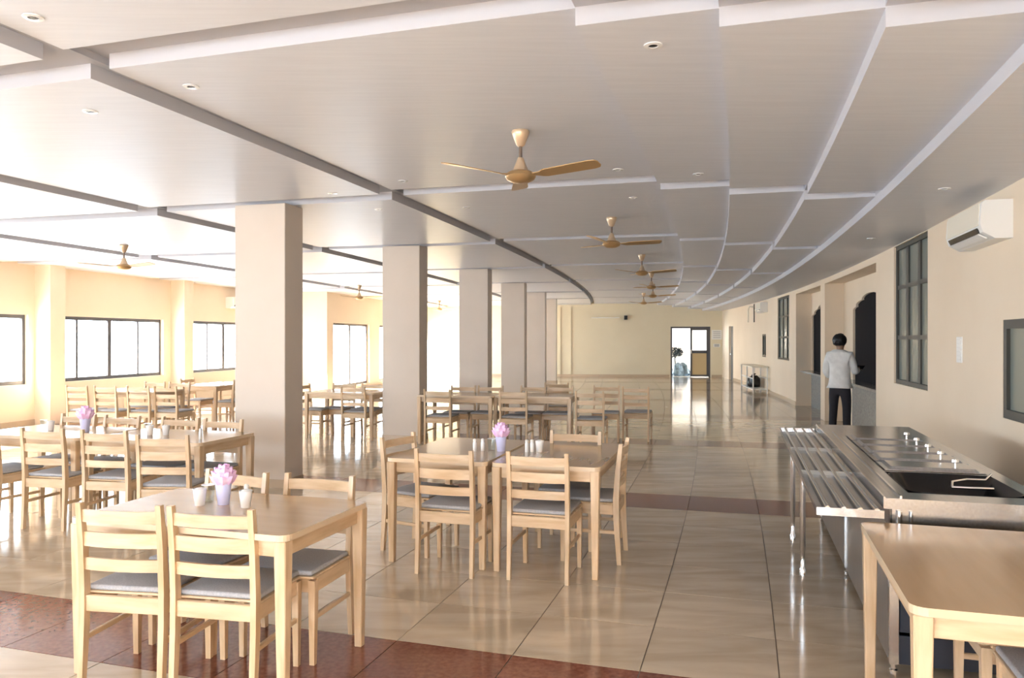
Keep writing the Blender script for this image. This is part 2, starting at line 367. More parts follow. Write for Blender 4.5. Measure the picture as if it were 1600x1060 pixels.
# back wall with the door
SB = 32.85
def radial(mb, s0, s1, dholes, d0, d1, z0, z1):
    cuts = sorted({d0, d1} | {h[0] for h in dholes} | {h[1] for h in dholes})
    for a, b in zip(cuts, cuts[1:]):
        m = (a + b) / 2; z = z0
        for h in [h for h in dholes if h[0] <= m <= h[1]]:
            if h[2] - z > 1e-3: mb.arc(s0, s1, a, b, z, h[2], n=1)
            z = h[3]
        if z1 - z > 1e-3: mb.arc(s0, s1, a, b, z, z1, n=1)
DD0, DD1 = 0.74, 2.38
mb = MB(); radial(mb, SB, SB + 0.2, [(DD0, DD1, -0.02, 2.12)], -0.1, 13.1, -0.02, ZT)
wb = mb.build('wall_back', M['backwall'], kind='structure')
for d in (6.55, 7.0): 
    b = MB(); b.arc(SB - .05, SB, d, d + 0.06, 0.12, 2.95, n=1); b.build('wall_moulding', M['backwall'], wb)
b = MB(); b.arc(SB - .05, SB, 7.4, 7.9, 0, 2.97, n=1); b.build('pilaster', M['backwall'], wb)
# rear glazed end behind the camera
mb = MB(); radial(mb, S0 - 0.2, S0, [(1.0, 4.6, 0.8, 2.0), (5.6, 9.2, 0.8, 2.0), (10.2, 13.8, 0.8, 2.0)], -0.1, 15.0, -0.02, ZT)
mb.build('wall_rear', M['wall'], kind='structure')
FW = P(6, 5) - P(0, 5)
for a, b_ in ((1.0, 4.6), (5.6, 9.2), (10.2, 13.8)): portal(S0 - 0.15, S0 - 0.15, a, b_, 0.8, 2.0, FW)
# skirtings
b = MB(); b.arc(S0, 11.2, DW, DW + .012, 0, .1); b.arc(19.02, 30.3, DW, DW + .012, 0, .1); b.build('baseboard_right', M['skirt'], kind='structure')
b = MB(); b.arc(SB - .012, SB, DW + .02, DD0 - .05, 0, .1, n=1); b.arc(SB - .012, SB, DD1 + .05, 12.9, 0, .1, n=1); b.build('baseboard_back', M['skirt'], kind='structure')
b = MB()
for a0, a1 in ((S0, 11.25), (11.63, 15.55), (15.93, SJ)): b.arc(a0, a1, DL - .012, DL, 0, .1)
b.build('baseboard_left', M['skirt'], kind='structure')
# columns
for k, a in enumerate([-0.0100, 0.0175, 0.0449, 0.0722, 0.1011, 0.1300, 0.1590, 0.1870]):
    if k == 1: continue
    s = a * R; o = P(s, 7.21); c = empty('column', o, hz(s), kind='structure')
    b = MB(); b.box(-.31, .31, 0, .36, 0, 3.06); b.bevel(.006); b.build('shaft', M['column'], c)
    b = MB(); b.box(-.316, .316, -.006, .366, 0, .09); b.build('skirting', M['skirt'], c)

# the back door
dr = empty('door_1', P(SB, (DD0 + DD1) / 2), hz(SB), kind='structure'); W_ = (DD1 - DD0) / 2
b = MB(); b.box(-W_, -W_ + .07, .02, .14, 0, 2.12); b.box(W_ - .07, W_, .02, .14, 0, 2.12); b.box(-W_, W_, .02, .14, 2.05, 2.12); b.build('door_frame', M['alu'], dr)
lf = MB(); x0, x1 = 0.0, W_ - .07
lf.box(x0, x0 + .08, .04, .1, .02, 2.05); lf.box(x1 - .08, x1, .04, .1, .02, 2.05); lf.box(x0, x1, .04, .1, .02, .1); lf.box(x0, x1, .04, .1, 1.0, 1.12); lf.box(x0, x1, .04, .1, 1.97, 2.05)
leaf = lf.build('door_leaf', M['alu'], dr)
b = MB(); b.box(x0 + .08, x1 - .08, .06, .085, .1, 1.0); b.build('lower_panel', M['board'], leaf)
b = MB(); b.box(x0 + .08, x1 - .08, .068, .074, 1.12, 1.97); b.build('pane', M['glass'], leaf)
b = MB(); b.box(x0 + .02, x0 + .05, .0, .04, .98, 1.14); b.build('door_handle', M['chrome'], leaf)
b = MB(); b.arc(SB + .2, SB + 12, -4, 8, -.3, -.02); b.build('ground_outside', M['paving'], kind='structure')
b = MB(); b.arc(SB + .2, SB + 5.2, -2.5, 5.5, 2.5, 2.65); b.arc(SB + 5.0, SB + 5.2, -2.5, 5.5, -.02, 2.5); b.build('added_door_shade', M['column'], kind='structure')  # roof and end wall added to shade what shows through the doorway

exec_parts = True
# ------------------------------------------------------------------ furniture prototypes
def curved_slat(w, h, t, z, y, bow):
    m = MB(); n = 6; prev = None
    for i in range(n + 1):
        x = -w / 2 + w * i / n; yy = y - bow * (1 - (2 * x / w) ** 2)
        r = [m.bm.verts.new(p) for p in ((x, yy - t / 2, z), (x, yy + t / 2, z), (x, yy + t / 2, z + h), (x, yy - t / 2, z + h))]
        if prev:
            for k in range(4): m.bm.faces.new([prev[k], prev[(k + 1) % 4], r[(k + 1) % 4], r[k]])
        else: m.bm.faces.new(r[::-1])
        prev = r
    m.bm.faces.new(prev); return m
def make_chair():                     # origin on the floor midway between the rear legs; faces +y
    r = empty('dining_chair', label='', cat='chair')
    for sx in (-1, 1):
        m = MB(); x = sx * 0.197
        secs = [(-0.022, 0.0, .013, .015), (-0.003, 0.30, .014, .02), (0.0, 0.46, .014, .021), (-0.012, 0.66, .014, .018), (-0.034, 0.855, .013, .014)]
        prev = None
        for y, z, hx, hy in secs:
            g = [m.bm.verts.new(p) for p in ((x - hx, y - hy, z), (x + hx, y - hy, z), (x + hx, y + hy, z), (x - hx, y + hy, z))]
            if prev:
                for k in range(4): m.bm.faces.new([prev[k], prev[(k + 1) % 4], g[(k + 1) % 4], g[k]])
            else: m.bm.faces.new(g[::-1])
            prev = g
        m.bm.faces.new(prev); m.build('back_leg', M['wood'], r)
        m = MB(); m.hexa([(x - .013, .372, 0), (x + .013, .372, 0), (x + .013, .398, 0), (x - .013, .398, 0), (x - .018, .362, .415), (x + .018, .362, .415), (x + .018, .402, .415), (x - .018, .402, .415)]); m.build('front_leg', M['wood'], r)
        m = MB(); m.box(x - .011, x + .011, .02, .365, .352, .426); m.bevel(.003); m.build('side_rail', M['woody'], r)
        m = MB(); m.box(x - .009, x + .009, .0, .375, .215, .24); m.bevel(.003); m.build('stretcher', M['woody'], r)
    m = MB(); m.box(-.184, .184, .37, .392, .352, .426); m.bevel(.003); m.build('front_rail', M['woodx'], r)
    m = MB(); m.box(-.184, .184, -.012, .012, .352, .426); m.bevel(.003); m.build('rear_rail', M['woodx'], r)
    m = MB(); m.box(-.215, .215, .020, .415, .426, .438); m.bevel(.006, 2); m.build('seat_frame', M['woodx'], r)
    m = MB(); m.box(-.204, .204, .024, .410, .438, .464); m.bevel(.012, 3); m.build('seat_cushion', M['fabric'], r, smooth=True)
    for z, h, y, bow in ((.545, .056, -.006, .018), (.655, .066, -.014, .02), (.768, .056, -.026, .022)):
        curved_slat(.37, h, .016, z, y, bow).build('back_slat', M['woodx'], r, smooth=True)
    return Proto(r)
def rrect(w, l, rad, n=5):
    pts = []
    for cx, cy, a0 in ((w / 2 - rad, l / 2 - rad, 0), (-w / 2 + rad, l / 2 - rad, PI / 2), (-w / 2 + rad, -l / 2 + rad, PI), (w / 2 - rad, -l / 2 + rad, 1.5 * PI)):
        for k in range(n + 1): a = a0 + PI / 2 * k / n; pts.append((cx + rad * math.cos(a), cy + rad * math.sin(a)))
    return pts
def make_table():                     # 1.2 along local x, 0.76 along local y
    r = empty('dining_table', label='', cat='table')
    m = MB(); m.prism(rrect(1.2, .76, .05), .722, .75, 0, 1); t = m.build('tabletop', [M['top'], M['topedge']], r)
    for sy in (-1, 1):
        m = MB(); m.box(-.53, .53, sy * .335 - .011, sy * .335 + .011, .645, .722); m.bevel(.003); m.build('apron', M['woodx'], r)
    for sx in (-1, 1):
        m = MB(); m.box(sx * .555 - .011, sx * .555 + .011, -.31, .31, .645, .722); m.bevel(.003); m.build('apron', M['woody'], r)
        for sy in (-1, 1):
            x, y = sx * .562, sy * .342
            m = MB(); q = []
            for z, h in ((0, .02), (.70, .03), (.722, .03)): q.append([m.bm.verts.new((x + dx * h, y + dy * h, z)) for dx, dy in ((-1, -1), (1, -1), (1, 1), (-1, 1))])
            for a, b in zip(q, q[1:]):
                for k in range(4): m.bm.faces.new([a[k], a[(k + 1) % 4], b[(k + 1) % 4], b[k]])
            m.bm.faces.new(q[0][::-1]); m.bm.faces.new(q[-1])
            m.bevel(.004); m.build('leg', M['wood'], r)
    return Proto(r)
CHAIR = make_chair(); TABLE = make_table()
def chair(s, d, face, label, group, twist=0.0):
    """s, d: middle of the rear legs; face: '+s' away from camera, '-s' towards it, '+d' left, '-d' right"""
    rz = hz(s) + {'+s': 0, '-s': PI, '+d': PI / 2, '-d': -PI / 2}[face] + math.radians(twist)
    CHAIR.put(P(s, d), rz, label, group)
def table(s, d, along, label, group='light wooden dining tables'):
    TABLE.put(P(s, d), hz(s) + (0 if along == 'd' else PI / 2), label, group)
GT = 'light wooden dining tables'
# nearest table on the left
G1 = 'chairs around the nearest left table'
table(2.57, 4.70, 'd', 'light wooden dining table nearest the camera on the left, pink rosette on it')
chair(2.13, 4.92, '+s', 'wooden chair with grey seat at near-left table, its back to us, left of two', G1, 9)
chair(2.19, 4.47, '+s', 'wooden chair with grey seat at near-left table, its back to us, right of two', G1, 6)
chair(3.0, 4.97, '-s', 'wooden chair behind near-left table, mostly hidden by its white tumblers', G1, -3)
chair(3.03, 4.455, '-s', 'wooden chair behind near-left table, beside the grey column foot, top rail showing', G1, 2)
# pair of tables in the middle
G2 = 'chairs around the middle pair of tables'
table(4.98, 4.30, 's', 'left table of the middle pair pushed together, slim shakers on it')
table(4.98, 3.51, 's', 'right table of the middle pair pushed together, white cup on it')
chair(4.21, 4.16, '+s', 'chair with its back to us at left table of the middle pair', G2)
chair(4.26, 3.52, '+s', 'chair with its back to us at right table of the middle pair', G2)
chair(4.99, 3.09, '+d', 'chair seen side on at the right end of the middle pair of tables', G2, 1)
chair(4.85, 4.77, '-d', 'chair pushed in at the left end of the middle pair of tables', G2, -13)
chair(5.47, 3.52, '-s', 'chair behind the right table of the middle pair, only top rail above tabletop', G2)
# second table row on the left
G3 = 'chairs around the two joined left tables'
table(5.03, 7.06, 'd', 'table beside the grey column, right of the two joined left tables')
table(5.00, 8.30, 'd', 'table at the left picture edge, left of the two joined left tables')
chair(4.32, 6.55, '+s', 'chair with back to us nearest the grey column at the joined left tables', G3, 14)
chair(4.46, 7.24, '+s', 'chair with back to us, second from the column at the joined left tables', G3, 7)
chair(4.42, 7.84, '+s', 'chair with back to us at left-hand joined table, standing out from it', G3, 5)
chair(4.42, 8.52, '+s', 'chair with back to us cut by the left picture edge', G3, -5)
chair(5.47, 6.86, '-s', 'chair facing us behind the table beside the grey column', G3)
chair(5.50, 7.36, '-s', 'chair facing us behind the joined left tables, second from the column', G3)
chair(5.48, 8.02, '-s', 'chair facing us behind the left-hand joined table, right of two', G3)
chair(5.48, 8.55, '-s', 'chair facing us behind the left-hand joined table, left of two', G3)
# row past the first column
G4 = 'chairs in the row between the first columns'
table(10.98, 8.24, 'd', 'table seen in the gap between the first and second columns')
chair(10.55, 7.95, '+s', 'chair with back to us at the table in the gap between columns', G4)
chair(11.45, 8.55, '-s', 'chair behind the table in the gap between columns, left of two', G4)
chair(11.45, 8.02, '-s', 'chair behind the table in the gap between columns, right of two', G4)
chair(10.98, 9.02, '-d', 'chair at the left end of the table in the gap between columns', G4)
G5 = 'chairs of the far middle row'
table(10.80, 6.25, 'd', 'far middle-row table standing against the second column')
table(10.92, 5.08, 'd', 'far middle-row table right of the one by the second column')
chair(10.22, 6.44, '+s', 'far-row chair with back to us nearest the second column', G5)
chair(10.34, 5.31, '+s', 'far-row chair with back to us, above the pink rosette', G5)
chair(10.36, 4.19, '+s', 'far-row chair with back to us, third counted from the second column', G5)
chair(11.24, 6.36, '-s', 'far-row chair facing us behind the table by the second column, left of two', G5)
chair(11.28, 5.92, '-s', 'far-row chair facing us behind the table by the second column, right of two', G5)
chair(11.42, 5.25, '-s', 'far-row chair facing us behind the second far table, left of two', G5)
chair(11.46, 4.82, '-s', 'far-row chair facing us behind the second far table, right of two', G5)
chair(12.50, 5.05, '+s', 'pale chair standing alone behind the far middle row', G5)
chair(11.78, 4.12, '-s', 'second chair from the right end of the far middle row', G5, 4)
chair(11.60, 3.64, '+s', 'rightmost chair of the far middle row, open floor beside it', G5, -3)
# by the left windows
G6 = 'chairs by the left windows'
table(10.35, 11.75, 'd', 'sunlit table under the middle left window')
chair(9.62, 12.35, '+s', 'sunlit chair with back to us nearest the first pilaster', G6)
chair(9.66, 11.84, '+s', 'sunlit chair with back to us behind the tall pink rosette', G6)
chair(9.76, 11.30, '+s', 'sunlit chair with back to us under middle left window, third from pilaster', G6)
chair(9.85, 10.86, '+s', 'sunlit chair with back to us right of the middle left window', G6)
chair(10.98, 11.95, '-s', 'chair facing us behind the sunlit table, left of two', G6)
chair(10.98, 11.45, '-s', 'chair facing us behind the sunlit table, right of two', G6)
table(12.35, 11.55, 's', 'sunlit table end-on to us left of the first grey column')
chair(12.1, 10.95, '+d', 'chair at the right side of the end-on sunlit table, nearer one', G6)
chair(12.65, 10.95, '+d', 'chair at the right side of the end-on sunlit table, farther one', G6)
chair(12.3, 12.15, '-d', 'chair at the left side of the end-on sunlit table', G6)
# table at the right edge
G7 = 'chairs under the right foreground table'
table(2.63, 1.325, 's', 'wooden table in the right foreground against the steel counter')
chair(2.89, 0.945, '+d', 'chair tucked under the right foreground table, the one nearer the counter', G7)
chair(2.38, 0.915, '+d', 'chair tucked under the right foreground table, the one nearest the camera', G7)

# ------------------------------------------------------------------ things on the tables
def make_rosette():
    r = empty('rosette_tumbler', label='', cat='table decoration')
    m = MB(); m.lathe([(.030, 0), (.044, .118), (.040, .118), (.027, .006), (0.0, .006)], 18); m.build('tumbler', M['lilac'], r, smooth=True)
    f = MB(); f.lathe([(.0, .10), (.034, .112), (.048, .14), (.048, .165), (.034, .195), (.0, .208)], 12); rnd = random.Random(3)
    for layer, (nn, z0, rr, lean, hh, ww) in enumerate(((9, .108, .040, .030, .050, .024), (8, .128, .044, .020, .052, .024), (7, .150, .036, .012, .050, .022), (5, .170, .020, .008, .046, .018))):
        for k in range(nn):
            a = 2 * PI * k / nn + layer * .5 + rnd.uniform(-.1, .1); out = Vector((math.cos(a), math.sin(a), 0)); side = Vector((-math.sin(a), math.cos(a), 0)); up = Vector((0, 0, 1)); g = []
            for u, wf, of in ((0, .7, 0), (.4, 1.15, .55), (.8, 1.0, .85), (1, .45, 1.15)):
                c = out * (rr + lean * of * (1 if u < 1 else .9)) + up * (z0 + hh * u)
                g.append([f.bm.verts.new(c - side * ww * wf - out * .008), f.bm.verts.new(c + out * .004), f.bm.verts.new(c + side * ww * wf - out * .008), f.bm.verts.new(c - out * .006)])
            for A_, B_ in zip(g, g[1:]):
                for q in range(4): f.bm.faces.new([A_[q], A_[(q + 1) % 4], B_[(q + 1) % 4], B_[q]])
            f.bm.faces.new(g[0][::-1]); f.bm.faces.new(g[-1])
    f.build('rosette', M['pink'], r, smooth=True)
    return Proto(r)
ROS = make_rosette()
def ros(s, d, label, sc_=1.0):
    o = ROS.put(P(s, d, .75), random.uniform(0, 6), label, 'pink rosettes on the dining tables'); o.scale = (sc_,) * 3
ros(2.66, 4.78, 'pink rosette in a pale tumbler on the near-left table', .95)
ros(4.92, 3.98, 'pink rosette in lilac tumbler on the middle pair of tables')
ros(5.0, 7.98, 'tall pink rosette in a tumbler on the joined left tables', 1.1)
def make_shaker():
    r = empty('shaker', label='', cat='shaker')
    m = MB(); m.lathe([(.014, 0), (.015, .06), (.011, .075)], 12); m.build('body', M['china'], r, smooth=True)
    m = MB(); m.lathe([(.0125, .0752), (.0125, .088), (.006, .094), (0, .095)], 12); m.build('cap', M['white'], r, smooth=True); return Proto(r)
def make_cup():
    r = empty('napkin_cup', label='', cat='cup')
    m = MB(); m.lathe([(.024, 0), (.034, .085), (.031, .085), (.022, .006), (0, .006)], 16); m.build('cup_body', M['china'], r, smooth=True)
    m = MB(); m.lathe([(.0, .02), (.02, .02), (.027, .08), (.015, .09), (0, .085)], 9); m.build('napkin', M['paper'], r, smooth=True); return Proto(r)
def make_glass():
    r = empty('water_glass', label='', cat='glass')
    m = MB(); m.lathe([(.027, 0), (.034, .09), (.032, .09), (.025, .008), (0, .008)], 16); m.build('glass_body', M['tumbler'], r, smooth=True)
    m = MB(); m.lathe([(.034, .0895), (.0345, .0915), (.0315, .0915), (.032, .0895)], 16); m.build('rim', M['china'], r, smooth=True); return Proto(r)
SH, CU, GL = make_shaker(), make_cup(), make_glass()
for pr, nm, lst in (
    (SH, 'slim white shakers', [(2.74, 4.70, 'slim white shaker right of the rosette on near-left table'), (4.86, 4.17, 'slim white shaker on left middle table, leftmost of its pair'), (4.90, 4.12, 'slim white shaker on left middle table, beside the water glass'), (4.93, 3.78, 'slim white shaker on right middle table, left of its twin'), (4.95, 3.745, 'slim white shaker on right middle table, beside the white cup'), (4.85, 6.62, 'slim white shaker near the right end of table beside the column')]),
    (CU, 'white napkin cups', [(2.60, 4.88, 'white cup left of the rosette on near-left table'), (2.63, 4.625, 'white cup right of the rosette on near-left table'), (4.97, 3.69, 'white cup with napkin on the right middle table'), (4.98, 7.25, 'white cup on table beside the column, left of two'), (5.03, 7.12, 'white cup on table beside the column, right of two'), (5.02, 8.40, 'white cup left of the tall rosette on the left edge table')]),
    (GL, 'clear water glasses', [(2.68, 4.89, 'clear glass behind the left white cup on near-left table'), (4.94, 4.06, 'clear glass left of the rosette on middle tables'), (5.08, 7.35, 'clear glass on the table beside the column'), (5.06, 8.52, 'clear glass on the left edge table')])):
    for s, d, lb in lst:
        o = pr.put(P(s, d, .75), random.uniform(0, 6), lb, nm)

# ------------------------------------------------------------------ stainless serving counter
s_c = 4.97
ct = empty('serving_counter', P(s_c, 1.23), hz(s_c), label='long stainless steel serving counter with tray rails along the right wall', cat='counter')
xl, xr, yn, yf = -0.37, 0.37, -1.64, 1.62      # local x to the wall, y along
WX0, WX1 = -0.235, 0.295
wells = [(-1.47, -0.84)] + [(-0.815 + .33 * k, -0.815 + .33 * k + .312) for k in range(5)]
m = MB(); m.box(xl, WX0, yn, yf, .80, .85); m.box(WX1, xr, yn, yf, .80, .85)
e = [yn] + [v for w_ in wells for v in w_] + [yf]
for a, b in zip(e[0::2], e[1::2]): m.box(WX0, WX1, a, b, .80, .85)
m.build('counter_top', M['steel'], ct)
m = MB()
m.box(xl + .075, xl + .085, yn + .03, yf - .55, .85, .858); m.box(xl, xl + .008, yn, yf, .85, .856)
m.build('rim_strip', M['chrome'], ct)
for k, (a, b) in enumerate(wells):
    m = MB(); t = .004; z0 = .66
    m.box(WX0, WX1, a, b, z0, z0 + t); m.box(WX0, WX0 + t, a, b, z0, .85); m.box(WX1 - t, WX1, a, b, z0, .85); m.box(WX0, WX1, a, a + t, z0, .85); m.box(WX0, WX1, b - t, b, z0, .85)
    m.build('well', M['black'] if k == 0 else M['steeld'], ct)
m = MB(); m.box(xl + .03, xr - .03, yn + .02, yn + .03, .715, .80); m.box(xl + .03, xl + .04, yn + .02, yf - .02, .71, .80); m.build('upper_band', M['steel'], ct)
m = MB(); m.box(xl + .04, xl + .06, yn + .05, yf - .03, .05, .715); m.build('front_panel', M['steeld'], ct)
m = MB(); m.box(xr - .06, xr - .04, yn + .05, yf - .03, .05, .80); m.box(xl + .06, xr - .06, yf - .05, yf - .03, .05, .80); m.box(xl + .06, xr - .06, yn + .06, yf - .05, .12, .14); m.build('rear_panel', M['steeld'], ct)
for x in (xl + .05, xr - .05):
    for y in (yn + .045, yf - .045, 0.0):
        m = MB(); m.box(x - .02, x + .02, y - .02, y + .02, .06, .80); l = m.build('leg', M['steel'], ct)
        m = MB(); m.lathe([(.016, .0), (.02, .01), (.02, .03), (.012, .035), (.012, .06)], 10)
        for v in m.bm.verts: v.co.x += x; v.co.y += y
        m.build('foot', M['chrome'], l)
for a, b in ((xl + .075, -.005), (.005, xr - .075)):
    m = MB(); m.box(a, b, yn + .035, yn + .05, .21, .71); m.bevel(.003); dd = m.build('door', M['navy'], ct)
    hx = -.03 if a < -.1 else .03
    m = MB(); m.box(hx - .006, hx + .006, yn + .015, yn + .022, .40, .52); m.box(hx - .006, hx + .006, yn + .02, yn + .036, .40, .41); m.box(hx - .006, hx + .006, yn + .02, yn + .036, .51, .52); m.build('door_handle', M['chrome'], dd)
m = MB(); m.box(xl + .07, xr - .07, yn + .036, yn + .05, .06, .195); m.build('plinth', M['navy'], ct)
tx0, tx1 = -.67, -.375
m = MB(); m.box(tx0, tx1, -1.68, 1.72, .776, .782); m.box(tx0, tx0 + .012, -1.68, 1.72, .77, .80); m.box(tx0, tx1, -1.69, -1.68, .762, .80); m.box(tx0, tx1, 1.72, 1.73, .762, .80); tr = m.build('tray_slide', M['steel'], ct)
for k in range(4):
    x = tx0 + .05 + .072 * k
    m = MB(); m.tube([(x, -1.685, .796), (x, 1.72, .796)], .0125, 10); m.build('tray_rail', M['chrome'], tr, smooth=True)
for y in (-.62, .42, 1.42):
    m = MB(); m.box(tx0 + .012, tx1, y - .03, y + .03, .782, .798); m.build('cross_bar', M['white'], tr)
for y in (-.1, .85):
    m = MB(); x = tx0 + .06
    m.tube([(x, y, .0), (x, y, .05), (x, y, .06), (x, y, .17), (x, y, .18), (x, y, .775)], [.02, .022, .014, .014, .019, .019], 10); m.build('tray_leg', M['chrome'], ct, smooth=True)
m = MB(); m.tube([(xl + .07, yn + .005, .79), (xl + .07, yn + .005, .72)], .012, 8); m.tube([(xl + .12, yn + .01, .79), (xl + .12, yn + .01, .74)], .008, 8); m.build('drain_tap', M['chrome'], ct, smooth=True)
def loc(x, y, z): 
    a = hz(s_c); o = P(s_c, 1.23); return Vector((o.x + x * math.cos(a) - y * math.sin(a), o.y + x * math.sin(a) + y * math.cos(a), z))
ords = ['nearest', 'second', 'middle', 'fourth', 'farthest']
lid = empty('pan_lid', label='', cat='lid')
m = MB(); m.box(-.255, .255, -.147, .147, 0, .006); m.bevel(.002); m.hexa([(-.23, -.125, .006), (.23, -.125, .006), (.23, .125, .006), (-.23, .125, .006), (-.215, -.11, .02), (.215, -.11, .02), (.215, .11, .02), (-.215, .11, .02)]); m.build('lid_plate', M['steel'], lid)
m = MB(); m.lathe([(.008, .02), (.008, .036), (.02, .042), (.018, .056), (0, .06)], 10)
for v in m.bm.verts: v.co.x += .14
m.build('knob', M['chrome'], lid, smooth=True)
LP = Proto(lid)
for k in range(5):
    a, b = wells[k + 1]
    LP.put(loc(.03, (a + b) / 2, .8515), hz(s_c), ['steel pan lid on the counter, next to the open black well', 'steel pan lid on the counter, second beyond the open well', 'steel pan lid in the middle of the five on the counter', 'steel pan lid on the counter, fourth beyond the open well', 'steel pan lid on the counter, farthest of the five'][k], 'steel pan lids on the counter')
p = empty('cooking_pan', loc(.03, -1.155, .70), hz(s_c), 'black open pan sunk in the near well of the steel counter', 'pan')
m = MB()
o_ = rrect(.50, .60, .09, 6); i_ = rrect(.44, .54, .08, 6); r0 = rrect(.52, .62, .10, 6)
v0 = [m.bm.verts.new((x * .9, y * .9, 0)) for x, y in i_]; v1 = [m.bm.verts.new((x, y, .145)) for x, y in o_]; v2 = [m.bm.verts.new((x, y, .152)) for x, y in r0]; v3 = [m.bm.verts.new((x, y, .146)) for x, y in r0]
m.bm.faces.new(v0)
for A_, B_ in ((v0, v1), (v1, v2), (v2, v3)):
    for k in range(len(A_)): m.bm.faces.new([A_[k], A_[(k + 1) % len(A_)], B_[(k + 1) % len(B_)], B_[k]])
m.build('pan_body', M['black'], p, smooth=True)
m = MB(); m.tube([(-.02, -.1, .15), (.0, -.02, .165), (.08, .04, .17), (.17, .05, .17), (.2, .06, .20)], .006, 8); m.tube([(-.02, -.1, .15), (.05, -.13, .155), (.16, -.12, .155)], .007, 8); m.build('wire_handle', M['chrome'], p, smooth=True)

# ------------------------------------------------------------------ ceiling fans
def make_fan(rz, mb_, mh):
    r = empty('ceiling_fan', label='', cat='fan', rz=rz)
    m = MB(); m.lathe([(.0, 0), (.062, 0), (.066, -.008), (.060, -.03), (.030, -.105), (.016, -.115), (0, -.115)], 18); m.build('canopy', mh, r, smooth=True)
    m = MB(); m.tube([(0, 0, -.10), (0, 0, -.25)], .012, 10); m.build('downrod', M['rod'], r, smooth=True)
    m = MB(); m.lathe([(0, -.19), (.02, -.195), (.05, -.27), (.06, -.295), (0, -.295)], 18); m.build('lower_cup', mh, r, smooth=True)
    m = MB(); m.lathe([(0, -.29), (.075, -.292), (.105, -.31), (.112, -.33), (.10, -.352), (.06, -.372), (.0, -.378)], 22); m.build('motor', mb_, r, smooth=True)
    for k in range(3):
        a = PI / 2 + k * 2 * PI / 3; m = MB()
        ca, sa = math.cos(a), math.sin(a)
        secs = [(.09, .028, -.322, 0), (.17, .034, -.326, .25), (.20, .052, -.322, .24), (.40, .060, -.312, .22), (.56, .066, -.304, .20), (.60, .055, -.302, .2), (.615, .03, -.301, .2)]
        prev = None
        for rr, hw, z, tw in secs:
            ring = []
            for u, tt in ((-1, -.003), (1, -.003), (1, .003), (-1, .003)):
                ring.append(m.bm.verts.new((ca * rr - sa * hw * u, sa * rr + ca * hw * u, z + tt - math.sin(tw) * hw * u)))
            if prev:
                for q in range(4): m.bm.faces.new([prev[q], prev[(q + 1) % 4], ring[(q + 1) % 4], ring[q]])
            else: m.bm.faces.new(ring[::-1])
            prev = ring
        m.bm.faces.new(prev); m.build('blade', mb_, r)
    return Proto(r)
FAN = make_fan(0, M['gold'], M['goldl'])
fl_ = ['bronze ceiling fan nearest the camera in the middle of the hall', 'second bronze ceiling fan along the middle of the hall', 'third bronze ceiling fan along the middle of the hall', 'fourth bronze ceiling fan in the receding middle line', 'fifth bronze ceiling fan in the receding middle line', 'last bronze ceiling fan, small before the far wall']
for (s, d), rz, lb in zip(((4.68, 3.76), (8.90, 3.70), (13.3, 3.66), (17.2, 3.63), (20.95, 3.63), (25.2, 3.85)), (0, .5, .1, .5, .3, 0.05), fl_):
    FAN.put(P(s, d, 3.1), rz, lb, 'ceiling fans along the middle of the hall')
for (s, d), rz, lb in zip(((9.16, 11.1), (18.75, 11.25), (27.5, 11.2)), (.1, .4, .2), ('ceiling fan by the left windows, left of the first grey column', 'ceiling fan between the first two columns before the left far windows', 'tiny ceiling fan seen between the second and third columns')):
    FAN.put(P(s, d, 3.02), rz, lb, 'ceiling fans along the left aisle')

# ------------------------------------------------------------------ recessed downlights
m = empty('downlight', label='', cat='downlight')
b = MB(); b.lathe([(.024, .0), (.046, .0), (.046, -.004), (.024, -.006), (.024, .0)], 20); b.build('trim_ring', M['china'], m, smooth=True)
b = MB(); b.lathe([(.0, -.0005), (.025, -.0005), (.022, -.003), (.0, -.004)], 16); b.build('lamp_socket', M['black'], m)
DLP = Proto(m)
for s, d, h, lb in ((2.06, 5.38, 1.50, 'downlight in the near left corner panel of the ceiling'), (3.13, 5.36, 1.50, 'downlight just past the first cross channel, left of the fan'), (6.10, 5.30, 1.50, 'downlight by the second cross channel near the long dark channel'),
    (3.25, 6.23, 1.46, 'pale downlight left of the long dark channel near the camera'), (6.28, 6.14, 1.46, 'downlight above the first grey column top'), (7.32, 6.11, 1.46, 'downlight just past the first column left of the long channel'),
    (3.08, 2.64, 1.42, 'downlight high up in the narrow ceiling strip near the camera'), (6.17, 2.58, 1.42, 'downlight at the far end of the narrow ceiling strip'), (6.17, 3.27, 1.50, 'downlight right of the nearest fan blade tip'), (6.10, .70, 1.18, 'downlight above the near air conditioner'), (7.6, 3.3, 1.5, 'downlight beyond the second cross channel, right of nearest fan'), (7.7, 5.2, 1.5, 'downlight beyond the second cross channel beside the long channel'), (9.2, .70, 1.18, 'downlight over the tall right wall window')):
    DLP.put(P(s, d, 1.6 + h), 0, lb, 'recessed ceiling downlights')

